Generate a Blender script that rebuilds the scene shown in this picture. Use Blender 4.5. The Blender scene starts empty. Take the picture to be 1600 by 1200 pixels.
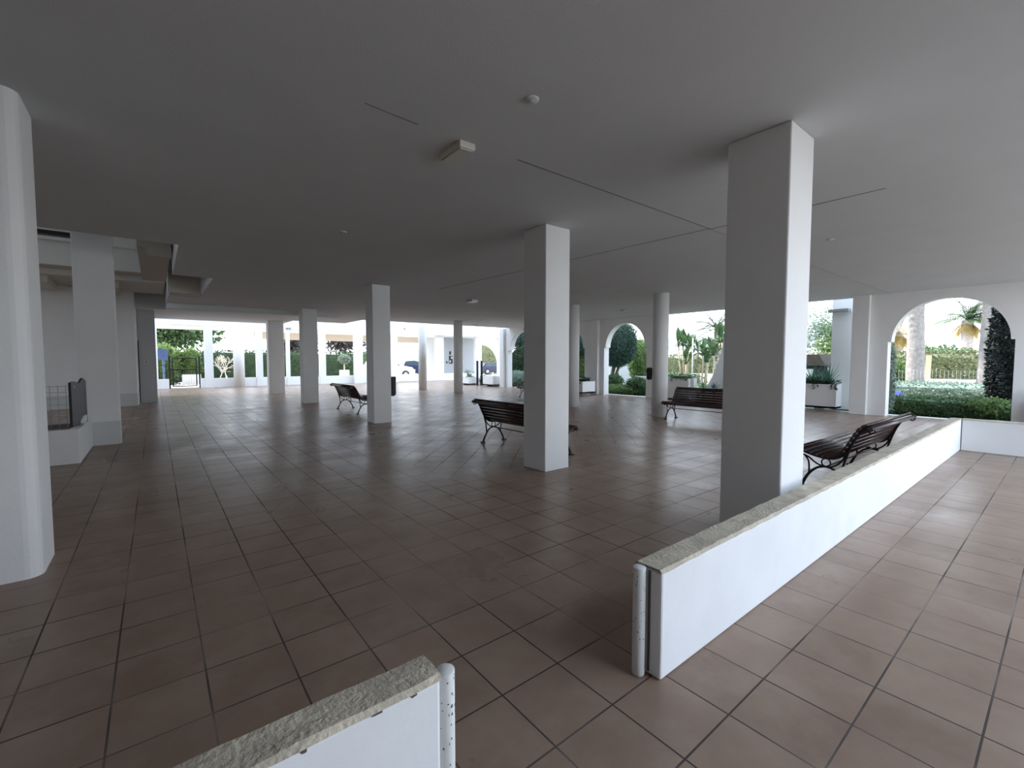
import bpy, math, random
from mathutils import Vector, Matrix, noise as mnoise
R = math.radians
S = bpy.context.scene
COL = S.collection
random.seed(7)

# ------------------------------------------------------------------ camera
# World axes follow the building grid: +X and +Y run along the tile joints, Z up.
H = 3.29                      # ceiling height
HEAD = R(38.5)                # the camera looks between +X and +Y
PITCH = math.atan(36.5 / 700)
cam_d = bpy.data.cameras.new('camera')
cam = bpy.data.objects.new('camera', cam_d)
COL.objects.link(cam)
cam_d.sensor_width = 36.0
cam_d.sensor_fit = 'HORIZONTAL'
cam_d.lens = 36.0 * 700 / 1600
cam_d.clip_end = 300
cam.location = (0, 0, 1.5)
cam.rotation_euler = (R(90) - PITCH, 0, -HEAD)
S.camera = cam

# ------------------------------------------------------------------ light
w = bpy.data.worlds.new('sky')
S.world = w
w.use_nodes = True
nt = w.node_tree
bg = nt.nodes['Background']
tc = nt.nodes.new('ShaderNodeTexCoord')
sx = nt.nodes.new('ShaderNodeSeparateXYZ')
rp = nt.nodes.new('ShaderNodeValToRGB')
nt.links.new(tc.outputs['Generated'], sx.inputs[0])
nt.links.new(sx.outputs['Z'], rp.inputs[0])
rp.color_ramp.elements[0].position = 0.0
rp.color_ramp.elements[0].color = (0.92, 0.955, 1.0, 1)
rp.color_ramp.elements[1].position = 0.6
rp.color_ramp.elements[1].color = (0.60, 0.76, 1.0, 1)
nt.links.new(rp.outputs[0], bg.inputs[0])
bg.inputs['Strength'].default_value = 1.0
sun_d = bpy.data.lights.new('sun', 'SUN')
sun_d.energy = 2.2
sun_d.angle = R(1.2)
sun_d.color = (1.0, 0.96, 0.90)
sun = bpy.data.objects.new('sun', sun_d)
COL.objects.link(sun)
sd = Vector((0.15, -0.62, -0.76))      # travel direction of the light
sun.rotation_euler = sd.to_track_quat('-Z', 'Y').to_euler()
S.view_settings.view_transform = 'Standard'
S.view_settings.look = 'None'
S.view_settings.gamma = 1.0
S.view_settings.use_curve_mapping = False
S.view_settings.exposure = 2.15

# ------------------------------------------------------------------ helpers
C38, S38 = math.cos(HEAD), math.sin(HEAD)
def ray(px, py):
    x = (px - 800) / 700; y = -(py - 600) / 700
    f = math.cos(PITCH) + y * math.sin(PITCH); z = -math.sin(PITCH) + y * math.cos(PITCH)
    return Vector((x * C38 + f * S38, -x * S38 + f * C38, z))
def onx(px, py, X):           # point of the plane x = X seen in that direction
    d = ray(px, py); t = X / d.x
    return Vector((X, d.y * t, 1.5 + d.z * t))
def ony(px, py, Y):
    d = ray(px, py); t = Y / d.y
    return Vector((d.x * t, Y, 1.5 + d.z * t))

class MB:
    def __init__(s): s.v = []; s.f = []; s.sm = []
    def add(s, vs, fs, sm=False):
        o = len(s.v); s.v += [tuple(p) for p in vs]
        s.f += [tuple(i + o for i in f) for f in fs]; s.sm += [sm] * len(fs)
        return s
    def box(s, a, b, M=None):
        x0, y0, z0 = a; x1, y1, z1 = b
        vs = [Vector(p) for p in ((x0,y0,z0),(x1,y0,z0),(x1,y1,z0),(x0,y1,z0),(x0,y0,z1),(x1,y0,z1),(x1,y1,z1),(x0,y1,z1))]
        if M: vs = [M @ p for p in vs]
        return s.add(vs, [(0,3,2,1),(4,5,6,7),(0,1,5,4),(1,2,6,5),(2,3,7,6),(3,0,4,7)])
    def prism(s, poly, fn0, fn1, sm=False):   # poly of 2D points; fn0 / fn1 place the two ends
        n = len(poly)
        vs = [fn0(p) for p in poly] + [fn1(p) for p in poly]
        fs = [tuple(range(n))[::-1], tuple(range(n, 2 * n))]
        s.add(vs, fs)
        o = len(s.v) - 2 * n
        for i in range(n):
            j = (i + 1) % n
            s.f.append((o + i, o + j, o + n + j, o + n + i)); s.sm.append(sm)
        return s
    def tube(s, pts, r, n=8, closed=False, cap=True):
        pts = [Vector(p) for p in pts]; m = len(pts)
        rr = r if isinstance(r, (list, tuple)) else [r] * m
        vs = []; prev = None
        for i, p in enumerate(pts):
            a = pts[(i - 1) % m] if (closed or i > 0) else p
            b = pts[(i + 1) % m] if (closed or i < m - 1) else p
            t = (b - a).normalized()
            if prev is None:
                u = t.orthogonal().normalized()
            else:
                u = (prev - t * prev.dot(t))
                u = u.normalized() if u.length > 1e-6 else t.orthogonal().normalized()
            prev = u; w_ = t.cross(u)
            for k in range(n):
                q = 2 * math.pi * k / n
                vs.append(p + (u * math.cos(q) + w_ * math.sin(q)) * rr[i])
        fs = []
        for i in range(m if closed else m - 1):
            j = (i + 1) % m
            for k in range(n):
                l = (k + 1) % n
                fs.append((i * n + k, i * n + l, j * n + l, j * n + k))
        if cap and not closed:
            fs.append(tuple(range(n))[::-1]); fs.append(tuple(range((m - 1) * n, m * n)))
        return s.add(vs, fs, True)
    def lathe(s, c, prof, n=32):              # prof = [(r, z)]
        vs = []
        for r_, z_ in prof:
            for k in range(n):
                q = 2 * math.pi * k / n
                vs.append((c[0] + r_ * math.cos(q), c[1] + r_ * math.sin(q), c[2] + z_))
        fs = []
        for i in range(len(prof) - 1):
            for k in range(n):
                l = (k + 1) % n
                fs.append((i * n + k, i * n + l, (i + 1) * n + l, (i + 1) * n + k))
        fs.append(tuple(range(n))[::-1]); fs.append(tuple(range((len(prof) - 1) * n, len(prof) * n)))
        return s.add(vs, fs, True)
    def build(s, name, mat, parent=None, bevel=0.0, seg=2):
        me = bpy.data.meshes.new(name)
        me.from_pydata(s.v, [], s.f)
        for p, q in zip(me.polygons, s.sm): p.use_smooth = q
        me.materials.append(mat); me.update()
        o = bpy.data.objects.new(name, me); COL.objects.link(o)
        if parent: o.parent = parent
        if bevel:
            b = o.modifiers.new('bevel', 'BEVEL'); b.width = bevel; b.segments = seg; b.limit_method = 'ANGLE'; b.angle_limit = R(50)
        return o

def tag(o, label=None, cat=None, group=None, kind=None):
    if label: o['label'] = label
    if cat: o['category'] = cat
    if group: o['group'] = group
    if kind: o['kind'] = kind
    return o
def thing(name, loc, label, cat, group=None, rz=0):
    o = bpy.data.objects.new(name, None); COL.objects.link(o)
    o.empty_display_size = 0.2
    o.location = loc; o.rotation_euler = (0, 0, rz)
    return tag(o, label, cat, group)
def struct(mb, name, mat, bevel=0):
    return tag(mb.build(name, mat, None, bevel), kind='structure')

# ------------------------------------------------------------------ materials
def mat(name, col, rough=0.6, metal=0.0, noise=0.0, nscale=6.0, bump=0.0, bscale=60.0, spec=0.5, col2=None, sub=0):
    m = bpy.data.materials.new(name); m.use_nodes = True
    n = m.node_tree.nodes; l = m.node_tree.links; b = n['Principled BSDF']
    b.inputs['Base Color'].default_value = (*col, 1)
    b.inputs['Roughness'].default_value = rough
    b.inputs['Metallic'].default_value = metal
    b.inputs['Specular IOR Level'].default_value = spec
    g = n.new('ShaderNodeNewGeometry')
    if noise or col2:
        t = n.new('ShaderNodeTexNoise'); t.inputs['Scale'].default_value = nscale; t.inputs['Detail'].default_value = 5
        l.new(g.outputs['Position'], t.inputs['Vector'])
        r_ = n.new('ShaderNodeValToRGB'); r_.color_ramp.elements[0].position = 0.35; r_.color_ramp.elements[1].position = 0.65
        c2 = col2 if col2 else tuple(c * (1 - noise) for c in col)
        r_.color_ramp.elements[0].color = (*c2, 1); r_.color_ramp.elements[1].color = (*col, 1)
        l.new(t.outputs['Fac'], r_.inputs[0]); l.new(r_.outputs[0], b.inputs['Base Color'])
    if bump:
        t2 = n.new('ShaderNodeTexNoise'); t2.inputs['Scale'].default_value = bscale; t2.inputs['Detail'].default_value = 4
        l.new(g.outputs['Position'], t2.inputs['Vector'])
        bp = n.new('ShaderNodeBump'); bp.inputs['Strength'].default_value = bump; bp.inputs['Distance'].default_value = 0.01
        l.new(t2.outputs['Fac'], bp.inputs['Height']); l.new(bp.outputs[0], b.inputs['Normal'])
    return m

def leafmat(name, c1, c2, scale=7.0, trans=0.25):
    m = mat(name, c1, 0.5, 0, 0, scale * 2.2, col2=c2, bump=0.9, bscale=22)
    b = m.node_tree.nodes['Principled BSDF']
    b.inputs['Specular IOR Level'].default_value = 0.3
    n = m.node_tree.nodes; l = m.node_tree.links
    out = n['Material Output']; tr = n.new('ShaderNodeBsdfTranslucent'); mx = n.new('ShaderNodeMixShader')
    src = b.inputs['Base Color'].links[0].from_socket
    l.new(src, tr.inputs[0]); mx.inputs[0].default_value = trans
    l.new(b.outputs[0], mx.inputs[1]); l.new(tr.outputs[0], mx.inputs[2]); l.new(mx.outputs[0], out.inputs[0])
    return m

M = {}
M['ceil'] = mat('ceiling_paint', (0.68, 0.70, 0.71), 0.9, noise=0.04, nscale=1.2, bump=0.25, bscale=140)
M['white'] = mat('white_plaster', (0.80, 0.80, 0.79), 0.8, noise=0.03, nscale=2.5, bump=0.18, bscale=45)
M['worn'] = mat('worn_white_plaster', (0.83, 0.835, 0.84), 0.75, noise=0.05, nscale=3.0, bump=0.10, bscale=24)
M['far_white'] = mat('far_white_paint', (0.85, 0.85, 0.84), 0.8)
M['beige'] = mat('beige_render', (0.72, 0.62, 0.50), 0.85)
M['grey_wall'] = mat('grey_render', (0.42, 0.44, 0.46), 0.85)
M['coping'] = mat('weathered_concrete_coping', (0.60, 0.53, 0.41), 0.9, 0, 0, 9.0, bump=0.9, bscale=55, col2=(0.44, 0.39, 0.31))
M['pipe'] = mat('chipped_white_pipe', (0.74, 0.74, 0.71), 0.5)
M['iron'] = mat('black_cast_iron', (0.018, 0.017, 0.018), 0.45, 0.3, bump=0.2, bscale=90)
M['slat'] = mat('dark_mahogany_slats', (0.042, 0.017, 0.015), 0.27, 0, 0.35, 14)
M['black'] = mat('black_paint', (0.015, 0.016, 0.018), 0.5)
M['black_metal'] = mat('black_metal', (0.03, 0.03, 0.035), 0.45, 0.6)
M['grey_metal'] = mat('galvanised_metal', (0.38, 0.39, 0.40), 0.5, 0.6)
M['lamp_body'] = mat('lamp_diffuser', (0.62, 0.61, 0.55), 0.4)
M['lamp_bright'] = mat('lamp_white_diffuser', (0.85, 0.85, 0.82), 0.3)
M['soil'] = mat('soil', (0.08, 0.055, 0.04), 0.95, 0, 0.4, 10)
M['bark'] = mat('bark', (0.20, 0.15, 0.11), 0.9, 0, 0.4, 12, bump=0.6, bscale=30)
M['palm_bark'] = mat('palm_bark', (0.42, 0.37, 0.34), 0.9, 0, 0.3, 9, bump=0.8, bscale=18)
M['pale_bark'] = mat('pale_bark', (0.62, 0.52, 0.36), 0.85, 0, 0.2, 6)
M['leaf_dark'] = leafmat('leaf_dark', (0.055, 0.10, 0.045), (0.018, 0.035, 0.02))
M['leaf_ficus'] = leafmat('leaf_ficus', (0.10, 0.17, 0.125), (0.025, 0.055, 0.045), 10)
M['leaf_mid'] = leafmat('leaf_mid', (0.14, 0.22, 0.09), (0.04, 0.085, 0.035), 9)
M['leaf_bright'] = leafmat('leaf_bright', (0.26, 0.36, 0.13), (0.08, 0.15, 0.05), 9, 0.4)
M['leaf_pale'] = leafmat('leaf_pale', (0.38, 0.45, 0.36), (0.10, 0.16, 0.12), 9)
M['leaf_hedge'] = leafmat('leaf_hedge', (0.28, 0.29, 0.15), (0.09, 0.11, 0.05), 5)
M['leaf_black'] = leafmat('leaf_very_dark', (0.025, 0.035, 0.03), (0.012, 0.014, 0.016), 7, 0.1)
M['leaf_purple'] = leafmat('leaf_purple', (0.10, 0.07, 0.09), (0.04, 0.05, 0.03), 6)
M['leaf_yellow'] = leafmat('leaf_yellow', (0.62, 0.47, 0.20), (0.40, 0.34, 0.14), 6, 0.4)
M['leaf_blue'] = leafmat('leaf_yucca', (0.10, 0.24, 0.16), (0.05, 0.13, 0.09), 9)
M['grass'] = mat('lawn', (0.07, 0.09, 0.045), 0.95, 0, 0.4, 12)
M['paving'] = mat('pale_paving', (0.62, 0.58, 0.52), 0.8, 0, 0.15, 3)
M['asphalt'] = mat('asphalt', (0.40, 0.40, 0.42), 0.8)
M['roof'] = mat('dark_roof', (0.05, 0.04, 0.03), 0.9, 0, 0.4, 8)
M['car_white'] = mat('white_car_paint', (0.85, 0.86, 0.88), 0.25)
M['car_dark'] = mat('dark_car_paint', (0.02, 0.03, 0.07), 0.25)
M['glass'] = mat('dark_glass', (0.05, 0.07, 0.10), 0.08)
M['glass_blue'] = mat('bluish_glass', (0.22, 0.34, 0.55), 0.12)
M['rubber'] = mat('tyre_rubber', (0.02, 0.02, 0.02), 0.8)
M['blue'] = mat('mottled_blue', (0.10, 0.13, 0.42), 0.9, 0, 0.3, 8)
M['blue_sign'] = mat('blue_panel', (0.10, 0.16, 0.36), 0.6)
M['yellow'] = mat('yellow_post_paint', (0.75, 0.66, 0.30), 0.6)
M['crack'] = mat('dark_joint', (0.22, 0.22, 0.22), 0.9)
M['crack_soft'] = mat('soft_joint', (0.45, 0.45, 0.44), 0.9)
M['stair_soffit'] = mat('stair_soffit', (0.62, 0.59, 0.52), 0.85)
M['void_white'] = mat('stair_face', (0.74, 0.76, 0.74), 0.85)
M['dirt'] = mat('flaked_paint', (0.10, 0.085, 0.07), 0.9)

def floor_material():
    m = bpy.data.materials.new('terracotta_tiles'); m.use_nodes = True
    n = m.node_tree.nodes; l = m.node_tree.links; b = n['Principled BSDF']
    g = n.new('ShaderNodeNewGeometry')
    T = 0.3425
    def brick(rot, off):
        mp = n.new('ShaderNodeMapping'); mp.vector_type = 'POINT'
        mp.inputs['Location'].default_value = (off[0], off[1], 0)
        mp.inputs['Rotation'].default_value = (0, 0, rot)
        l.new(g.outputs['Position'], mp.inputs['Vector'])
        k = n.new('ShaderNodeTexBrick'); k.offset = 0.0; k.squash = 1.0
        k.inputs['Scale'].default_value = 1.0
        k.inputs['Brick Width'].default_value = T; k.inputs['Row Height'].default_value = T
        k.inputs['Mortar Size'].default_value = 0.0045; k.inputs['Mortar Smooth'].default_value = 0.15
        k.inputs['Bias'].default_value = 0.0
        k.inputs['Color1'].default_value = (0.0, 0.0, 0.0, 1); k.inputs['Color2'].default_value = (1, 1, 1, 1)
        k.inputs['Mortar'].default_value = (0.5, 0.5, 0.5, 1)
        l.new(mp.outputs[0], k.inputs['Vector'])
        return k
    # main field, and the field turned by 45 degrees beyond x > 2.84 and y > 4.84
    ka = brick(0, (-0.42 * T + 10 * T, 0.5 * T + 10 * T))
    kb = brick(R(45), (0.05, 0.08))
    sp = n.new('ShaderNodeSeparateXYZ'); l.new(g.outputs['Position'], sp.inputs[0])
    def math_(op, a, b_=None, clamp=False):
        q = n.new('ShaderNodeMath'); q.operation = op; q.use_clamp = clamp
        for i, x in enumerate((a, b_)):
            if x is None: continue
            if isinstance(x, (int, float)): q.inputs[i].default_value = x
            else: l.new(x, q.inputs[i])
        return q.outputs[0]
    gx = math_('GREATER_THAN', sp.outputs['X'], 2.84); gy = math_('GREATER_THAN', sp.outputs['Y'], 4.84)
    fld = math_('MULTIPLY', gx, gy)
    def mix(f, a, b_, ty='RGBA'):
        q = n.new('ShaderNodeMix'); q.data_type = ty
        i0, i1, o = (6, 7, 2) if ty == 'RGBA' else (2, 3, 0)
        if isinstance(f, (int, float)): q.inputs[0].default_value = f
        else: l.new(f, q.inputs[0])
        for i, x in ((i0, a), (i1, b_)):
            if isinstance(x, tuple): q.inputs[i].default_value = x
            elif isinstance(x, (int, float)): q.inputs[i].default_value = x
            else: l.new(x, q.inputs[i])
        return q.outputs[o]
    rnd = mix(fld, ka.outputs['Color'], kb.outputs['Color'])
    mor = mix(fld, ka.outputs['Fac'], kb.outputs['Fac'], 'FLOAT')
    base = mix(rnd, (0.212, 0.138, 0.096, 1), (0.272, 0.180, 0.128, 1))
    t = n.new('ShaderNodeTexNoise'); t.inputs['Scale'].default_value = 3.2; t.inputs['Detail'].default_value = 7; t.inputs['Roughness'].default_value = 0.65
    l.new(g.outputs['Position'], t.inputs['Vector'])
    cr = n.new('ShaderNodeMapRange'); cr.interpolation_type = 'SMOOTHSTEP'
    cr.inputs['From Min'].default_value = 0.30; cr.inputs['From Max'].default_value = 0.72
    l.new(t.outputs['Fac'], cr.inputs[0])
    t3 = n.new('ShaderNodeTexNoise'); t3.inputs['Scale'].default_value = 0.9; t3.inputs['Detail'].default_value = 3
    l.new(g.outputs['Position'], t3.inputs['Vector'])
    cj = n.new('ShaderNodeMapRange'); cj.interpolation_type = 'SMOOTHSTEP'
    cj.inputs['From Min'].default_value = 0.42; cj.inputs['From Max'].default_value = 0.60
    l.new(t3.outputs['Fac'], cj.inputs[0])
    base2 = mix(math_('MULTIPLY', cr.outputs[0], 0.6), base, (0.345, 0.255, 0.19, 1))
    mcol = mix(cj.outputs[0], (0.06, 0.045, 0.037, 1), (0.25, 0.20, 0.165, 1))
    fin = mix(mor, base2, mcol)
    l.new(fin, b.inputs['Base Color'])
    t2 = n.new('ShaderNodeTexNoise'); t2.inputs['Scale'].default_value = 1.3; t2.inputs['Detail'].default_value = 5
    l.new(g.outputs['Position'], t2.inputs['Vector'])
    mr = n.new('ShaderNodeMapRange'); mr.inputs['From Min'].default_value = 0.3; mr.inputs['From Max'].default_value = 0.7
    mr.inputs['To Min'].default_value = 0.26; mr.inputs['To Max'].default_value = 0.38
    l.new(t2.outputs['Fac'], mr.inputs[0])
    l.new(mix(mor, mr.outputs[0], 0.95, 'FLOAT'), b.inputs['Roughness'])
    hgt = math_('SUBTRACT', math_('MULTIPLY', t.outputs['Fac'], 0.35), math_('MULTIPLY', mor, 1.0))
    bp = n.new('ShaderNodeBump'); bp.inputs['Strength'].default_value = 0.45; bp.inputs['Distance'].default_value = 0.004
    l.new(hgt, bp.inputs['Height']); l.new(bp.outputs[0], b.inputs['Normal'])
    b.inputs['Specular IOR Level'].default_value = 0.38
    return m
M['tiles'] = floor_material()

# ------------------------------------------------------------------ structure
P2 = lambda z: (lambda p: Vector((p[0], p[1], z)))
fl = MB(); fl.prism([(-14, -6), (15.75, -6), (15.75, 19.6), (20, 19.6), (20, 30.1), (-14, 30.1)], P2(-0.2), P2(0)); struct(fl, 'floor', M['tiles'])
gr = MB(); gr.box((-60, -60, -0.35), (120, 120, -0.205)); struct(gr, 'ground', M['paving'])
lw = MB(); lw.box((15.94, -14, -0.2), (26.6, 19.5, -0.02)); tag(lw.build('lawn', M['grass']), 'strip of planted green ground beyond the arcade', 'lawn', kind='stuff')

kb_ = MB(); kb_.box((15.75, -14, -.2), (15.93, 19.6, 0.012)); struct(kb_, 'kerb', M['far_white'])
# the slab overhead with the stairwell opening on the left and a stepped far edge
ce = [(-14, -7), (1.9, -7), (1.9, -0.8), (16.2, -0.8), (16.2, 0.5), (15.75, 3.4), (15.75, 19.6), (7.2, 19.6), (7.2, 22.0), (4.9, 22.0), (4.9, 24.4),
      (-3.0, 24.4), (-14, 24.4), (-14, 20.0), (0.34, 20.0), (0.34, 15.6), (1.04, 15.6), (1.04, 11.8), (0.34, 11.8), (0.34, 8.73), (-14, 8.73)]
c_ = MB(); c_.prism(ce, P2(H), P2(H + 5.5)); struct(c_, 'ceiling', M['ceil'])  # unseen height and near edge shaped to block sun and sky
t_ = MB(); t_.box((0.34, 17.55, H - 0.16), (5.5, 17.85, H)); struct(t_, 'trim_1', M['ceil'])
def joint(a, b, wd, m, name):
    a = Vector((*a, 0)); b = Vector((*b, 0)); d = (b - a).normalized(); nrm = Vector((-d.y, d.x, 0)) * wd / 2
    vs = [a + nrm, a - nrm, b - nrm, b + nrm]
    q = MB(); q.prism([(p.x, p.y) for p in vs], P2(H - 0.003), P2(H + 0.01)); struct(q, name, m)
joint((2.59, 3.17), (6.0, 3.17), 0.014, M['crack'], 'trim_2')
joint((5.62, 10.0), (5.95, 3.17), 0.016, M['crack'], 'trim_3')
joint((1.20, 3.15), (1.62, 3.18), 0.010, M['crack'], 'trim_4')
joint((5.98, 3.17), (6.0, 1.3), 0.014, M['crack'], 'trim_5')
joint((6.0, 3.17), (15.6, 3.17), 0.016, M['crack_soft'], 'trim_6')

# left side: stair block behind the opening
wl = MB(); wl.box((-14, 19.4, 0), (-0.49, 19.9, 3.8)); struct(wl, 'wall_left', M['white'])
wl = MB(); wl.box((-14, 19.39, 0), (-0.485, 19.4, 0.42)); struct(wl, 'baseboard_left', mat('skirting_paint', (0.62, 0.63, 0.62), 0.85))
bk = MB(); bk.box((-14.3, -7, 0), (-14, 30, 6.3)); struct(bk, 'wall_far_left', M['white'])
bk = MB(); bk.box((-14, -7.3, 0), (3.0, -7, 6.3)); struct(bk, 'light_block_back', M['grey_wall'])  # unseen wall added behind the camera to hold back light
bk = MB(); bk.box((-14, 19.9, 0), (-0.47, 20.5, 6.3)); struct(bk, 'wall_left.001', M['white'])
bk = MB(); bk.box((-9.5, 8.73, 6.3), (1.2, 20.0, 6.5)); struct(bk, 'light_block_stairwell', M['ceil'])  # unseen lid added to cut the daylight falling into the stairwell
prof = [(19.88, 3.8), (17.1, 3.8), (17.1, 3.96), (16.4, 3.96), (16.4, 4.56), (16.25, 4.56), (16.25, 6.29), (19.88, 6.29)]
sf = MB(); sf.prism(prof, lambda p: Vector((-13.6, p[0], p[1])), lambda p: Vector((0.30, p[0], p[1])))
st = tag(sf.build('stair_flight', M['void_white']), 'stepped pale underside of the stairs above the left opening', 'stairs')
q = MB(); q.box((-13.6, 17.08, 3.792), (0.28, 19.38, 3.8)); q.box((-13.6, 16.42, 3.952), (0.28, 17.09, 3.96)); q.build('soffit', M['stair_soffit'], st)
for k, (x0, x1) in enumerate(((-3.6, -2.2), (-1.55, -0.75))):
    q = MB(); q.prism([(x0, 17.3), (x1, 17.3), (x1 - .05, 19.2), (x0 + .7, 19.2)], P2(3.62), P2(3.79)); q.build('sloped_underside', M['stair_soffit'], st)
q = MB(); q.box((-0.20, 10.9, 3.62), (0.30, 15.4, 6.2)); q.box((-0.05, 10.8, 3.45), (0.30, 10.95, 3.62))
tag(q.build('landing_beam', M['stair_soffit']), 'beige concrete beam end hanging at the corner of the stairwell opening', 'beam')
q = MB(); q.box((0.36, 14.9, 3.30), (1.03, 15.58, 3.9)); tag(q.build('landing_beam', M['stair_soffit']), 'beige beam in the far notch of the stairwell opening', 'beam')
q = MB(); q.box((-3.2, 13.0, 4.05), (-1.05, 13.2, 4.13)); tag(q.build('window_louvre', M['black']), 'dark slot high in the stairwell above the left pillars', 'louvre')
q = MB(); q.tube([(-1.02, 19.35, 2.35), (-1.02, 19.35, 3.8)], 0.03, 8); tag(q.build('drain_pipe', M['grey_metal']), 'thin grey pipe running down the left wall', 'pipe')
dr = MB(); dr.box((-0.47, 20.5, 0), (0.03, 24.4, 3.29)); struct(dr, 'wall_recess', mat('recess_shade_grey', (0.48, 0.49, 0.50), 0.8))  # the shade of the recess is put into this grey base colour
q = MB(); q.box((-0.475, 20.47, 0.02), (-0.44, 20.5, 2.2)); struct(q, 'dark_corner_strip', M['black_metal'])  # thin dark strip along the corner of the recess
sw = thing('wall_switch', (-0.25, 20.49, 1.45), 'small round switch on the grey wall beside the far left opening', 'switch')
q = MB(); q.box((-.05, -.012, -.05), (.05, 0, .05)); q.build('plate', M['lamp_body'], sw)
q = MB(); q.box((-.02, -.025, -.02), (.02, -.012, .02)); q.build('button', M['black'], sw)

# ------------------------------------------------------------------ pillars
def square_pillar(x0, y0, x1, y1, label, z1=H, group='square white pillars', bevel=0.012):
    cx, cy = (x0 + x1) / 2, (y0 + y1) / 2
    t = thing('square_pillar', (cx, cy, 0), label, 'pillar', group)
    a, b = (x1 - x0) / 2, (y1 - y0) / 2
    q = MB(); q.box((-a, -b, 0), (a, b, z1)); q.build('shaft', M['white'], t, bevel)
    return t
square_pillar(3.76, 1.385, 4.22, 1.86, 'big white square pillar rising out of the low wall on the right')
square_pillar(4.05, 4.38, 4.50, 4.83, 'white square pillar in the middle of the hall, right of the centre bench')
square_pillar(4.03, 10.33, 4.47, 10.78, 'white square pillar with a black litter bin fixed behind its right side')
square_pillar(4.02, 16.65, 4.50, 17.15, 'white square pillar under the end of the grey ceiling beam')
square_pillar(3.98, 22.5, 4.62, 22.95, 'grey-white square pillar farthest away, near the garden gate side')
p = thing('square_pillar', (-0.9, 4.64, 0), 'broad white pillar with a rounded corner cut off by the left edge', 'pillar', 'square white pillars')
q = MB(); pts = [(-.55, -.22)]
for k in range(6):
    a = R(-90 + 90 * k / 5); pts.append((.155 + .085 * math.cos(a), -.135 + .085 * math.sin(a)))
pts += [(.24, .24), (-.55, .24)]
q.prism(pts, P2(0), P2(H)); q.build('shaft', M['white'], p)
t = square_pillar(-1.06, 10.70, -0.53, 11.0, 'grey-white pillar behind the left planter, running up into the stairwell', 6.0)
q = MB(); q.box((-.268, -.155, 0), (.269, .155, .42)); q.build('skirting', bpy.data.materials['skirting_paint'], t)

def round_column(x, y, label, r=0.205, h=H, group='round white columns'):
    t = thing('round_column', (x, y, 0), label, 'column', group)
    q = MB(); q.lathe((0, 0, 0), [(r, 0), (r, h)], 40); q.build('shaft', M['white'], t)
    return t
round_column(10.66, 6.98, 'white round column beside the left end of the dark bench by the courtyard opening')
round_column(10.70, 10.25, 'white round column half hidden behind the middle square pillar')
round_column(10.82, 17.55, 'white round column standing alone in the gap left of the centre bench')
round_column(10.75, 20.9, 'slimmer-looking white round column behind and left of the lone round column')
round_column(10.6, 25.6, 'bright white round column out in the daylight before the far low wall', h=3.5, r=.16)

# ------------------------------------------------------------------ low walls
def jag(L, n, amp):
    return [(L * i / n, random.uniform(-amp, amp)) for i in range(n + 1)]
def low_wall(name, x0, x1, y0, y1, h, label, group='low white walls', coping=True, m='worn', rough_edge=True):
    t = thing(name, (x0, y0, 0), label, 'low wall', group)
    L, W = x1 - x0, y1 - y0
    q = MB(); q.box((0, 0, 0), (L, W, h - 0.012)); q.build('body', M[m], t, 0.012)
    if coping:
        n = max(8, int(max(L, W) / 0.045)); vs = []; fs = []
        along = L > W
        LL, WW = (L, W) if along else (W, L)
        rows = 7
        for i in range(n + 1):
            s_ = LL * i / n
            for j in range(rows):
                f = j / (rows - 1)
                yy = WW * f
                e = mnoise.noise(Vector((s_ * 6 + x0, f * 3, 3.1))) 
                zz = h + 0.004 * e
                if j in (0, rows - 1):
                    zz = h - 0.016 + 0.006 * mnoise.noise(Vector((s_ * 9, j, 8.2)))
                    yy += (0.004 + 0.003 * mnoise.noise(Vector((s_ * 12, j, 1.7)))) * (1 if j else -1)
                if j in (1, rows - 2):
                    yy = WW * (0.06 if j == 1 else 0.94) + 0.006 * mnoise.noise(Vector((s_ * 10, j, 5)))
                ss = s_ + (0.0 if i else -0.003) + (0.003 if i == n else 0)
                vs.append((ss, yy, zz) if along else (yy, ss, zz))
        for i in range(n):
            for j in range(rows - 1):
                a = i * rows + j
                f_ = (a, a + rows, a + rows + 1, a + 1)
                fs.append(f_ if along else f_[::-1])
        q = MB(); q.add(vs, fs, False); q.build('coping', M['coping'], t)
    return t
def edge_pipe(t, x, y, h, chips):
    q = MB(); q.lathe((x, y, 0), [(.028, .002), (.030, .010), (.030, h - .002), (.0285, h)], 20); o = q.build('edge_pipe', M['pipe'], t)
    c = MB()
    for k in range(chips):
        a = random.uniform(0, 6.28); z = h - abs(random.gauss(0, .16)) - .01
        if z < .03: continue
        w_ = random.uniform(.0015, .004); hh = random.uniform(.002, .007)
        ct = Vector((x + .0305 * math.cos(a), y + .0305 * math.sin(a), z)); tg = Vector((-math.sin(a), math.cos(a), 0))
        nn = 6; vs = [ct + tg * w_ * math.cos(2 * math.pi * i / nn) * random.uniform(.6, 1.2) + Vector((0, 0, hh * math.sin(2 * math.pi * i / nn) * random.uniform(.6, 1.2))) for i in range(nn)]
        c.add(vs, [tuple(range(nn))])
    cr_ = MB(); 
    c.build('paint_chips', M['dirt'], o)
LWH = 0.53
lwr = low_wall('low_wall', 1.80, 10.62, 1.15, 1.295, LWH, 'long low white wall with weathered top running from the gap to the right corner')
edge_pipe(lwr, -0.034, 0.098, LWH - .005, 60)
q = MB(); q.box((-0.006, .060, 0.02), (.001, .069, LWH - .02)); q.build('end_joint', M['dirt'], lwr)
lwn = low_wall('low_wall', -2.6, 0.65, 1.165, 1.29, LWH + .015, 'short low white wall with chipped top in the bottom foreground')
edge_pipe(lwn, 3.283, 0.032, LWH, 60)
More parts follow.
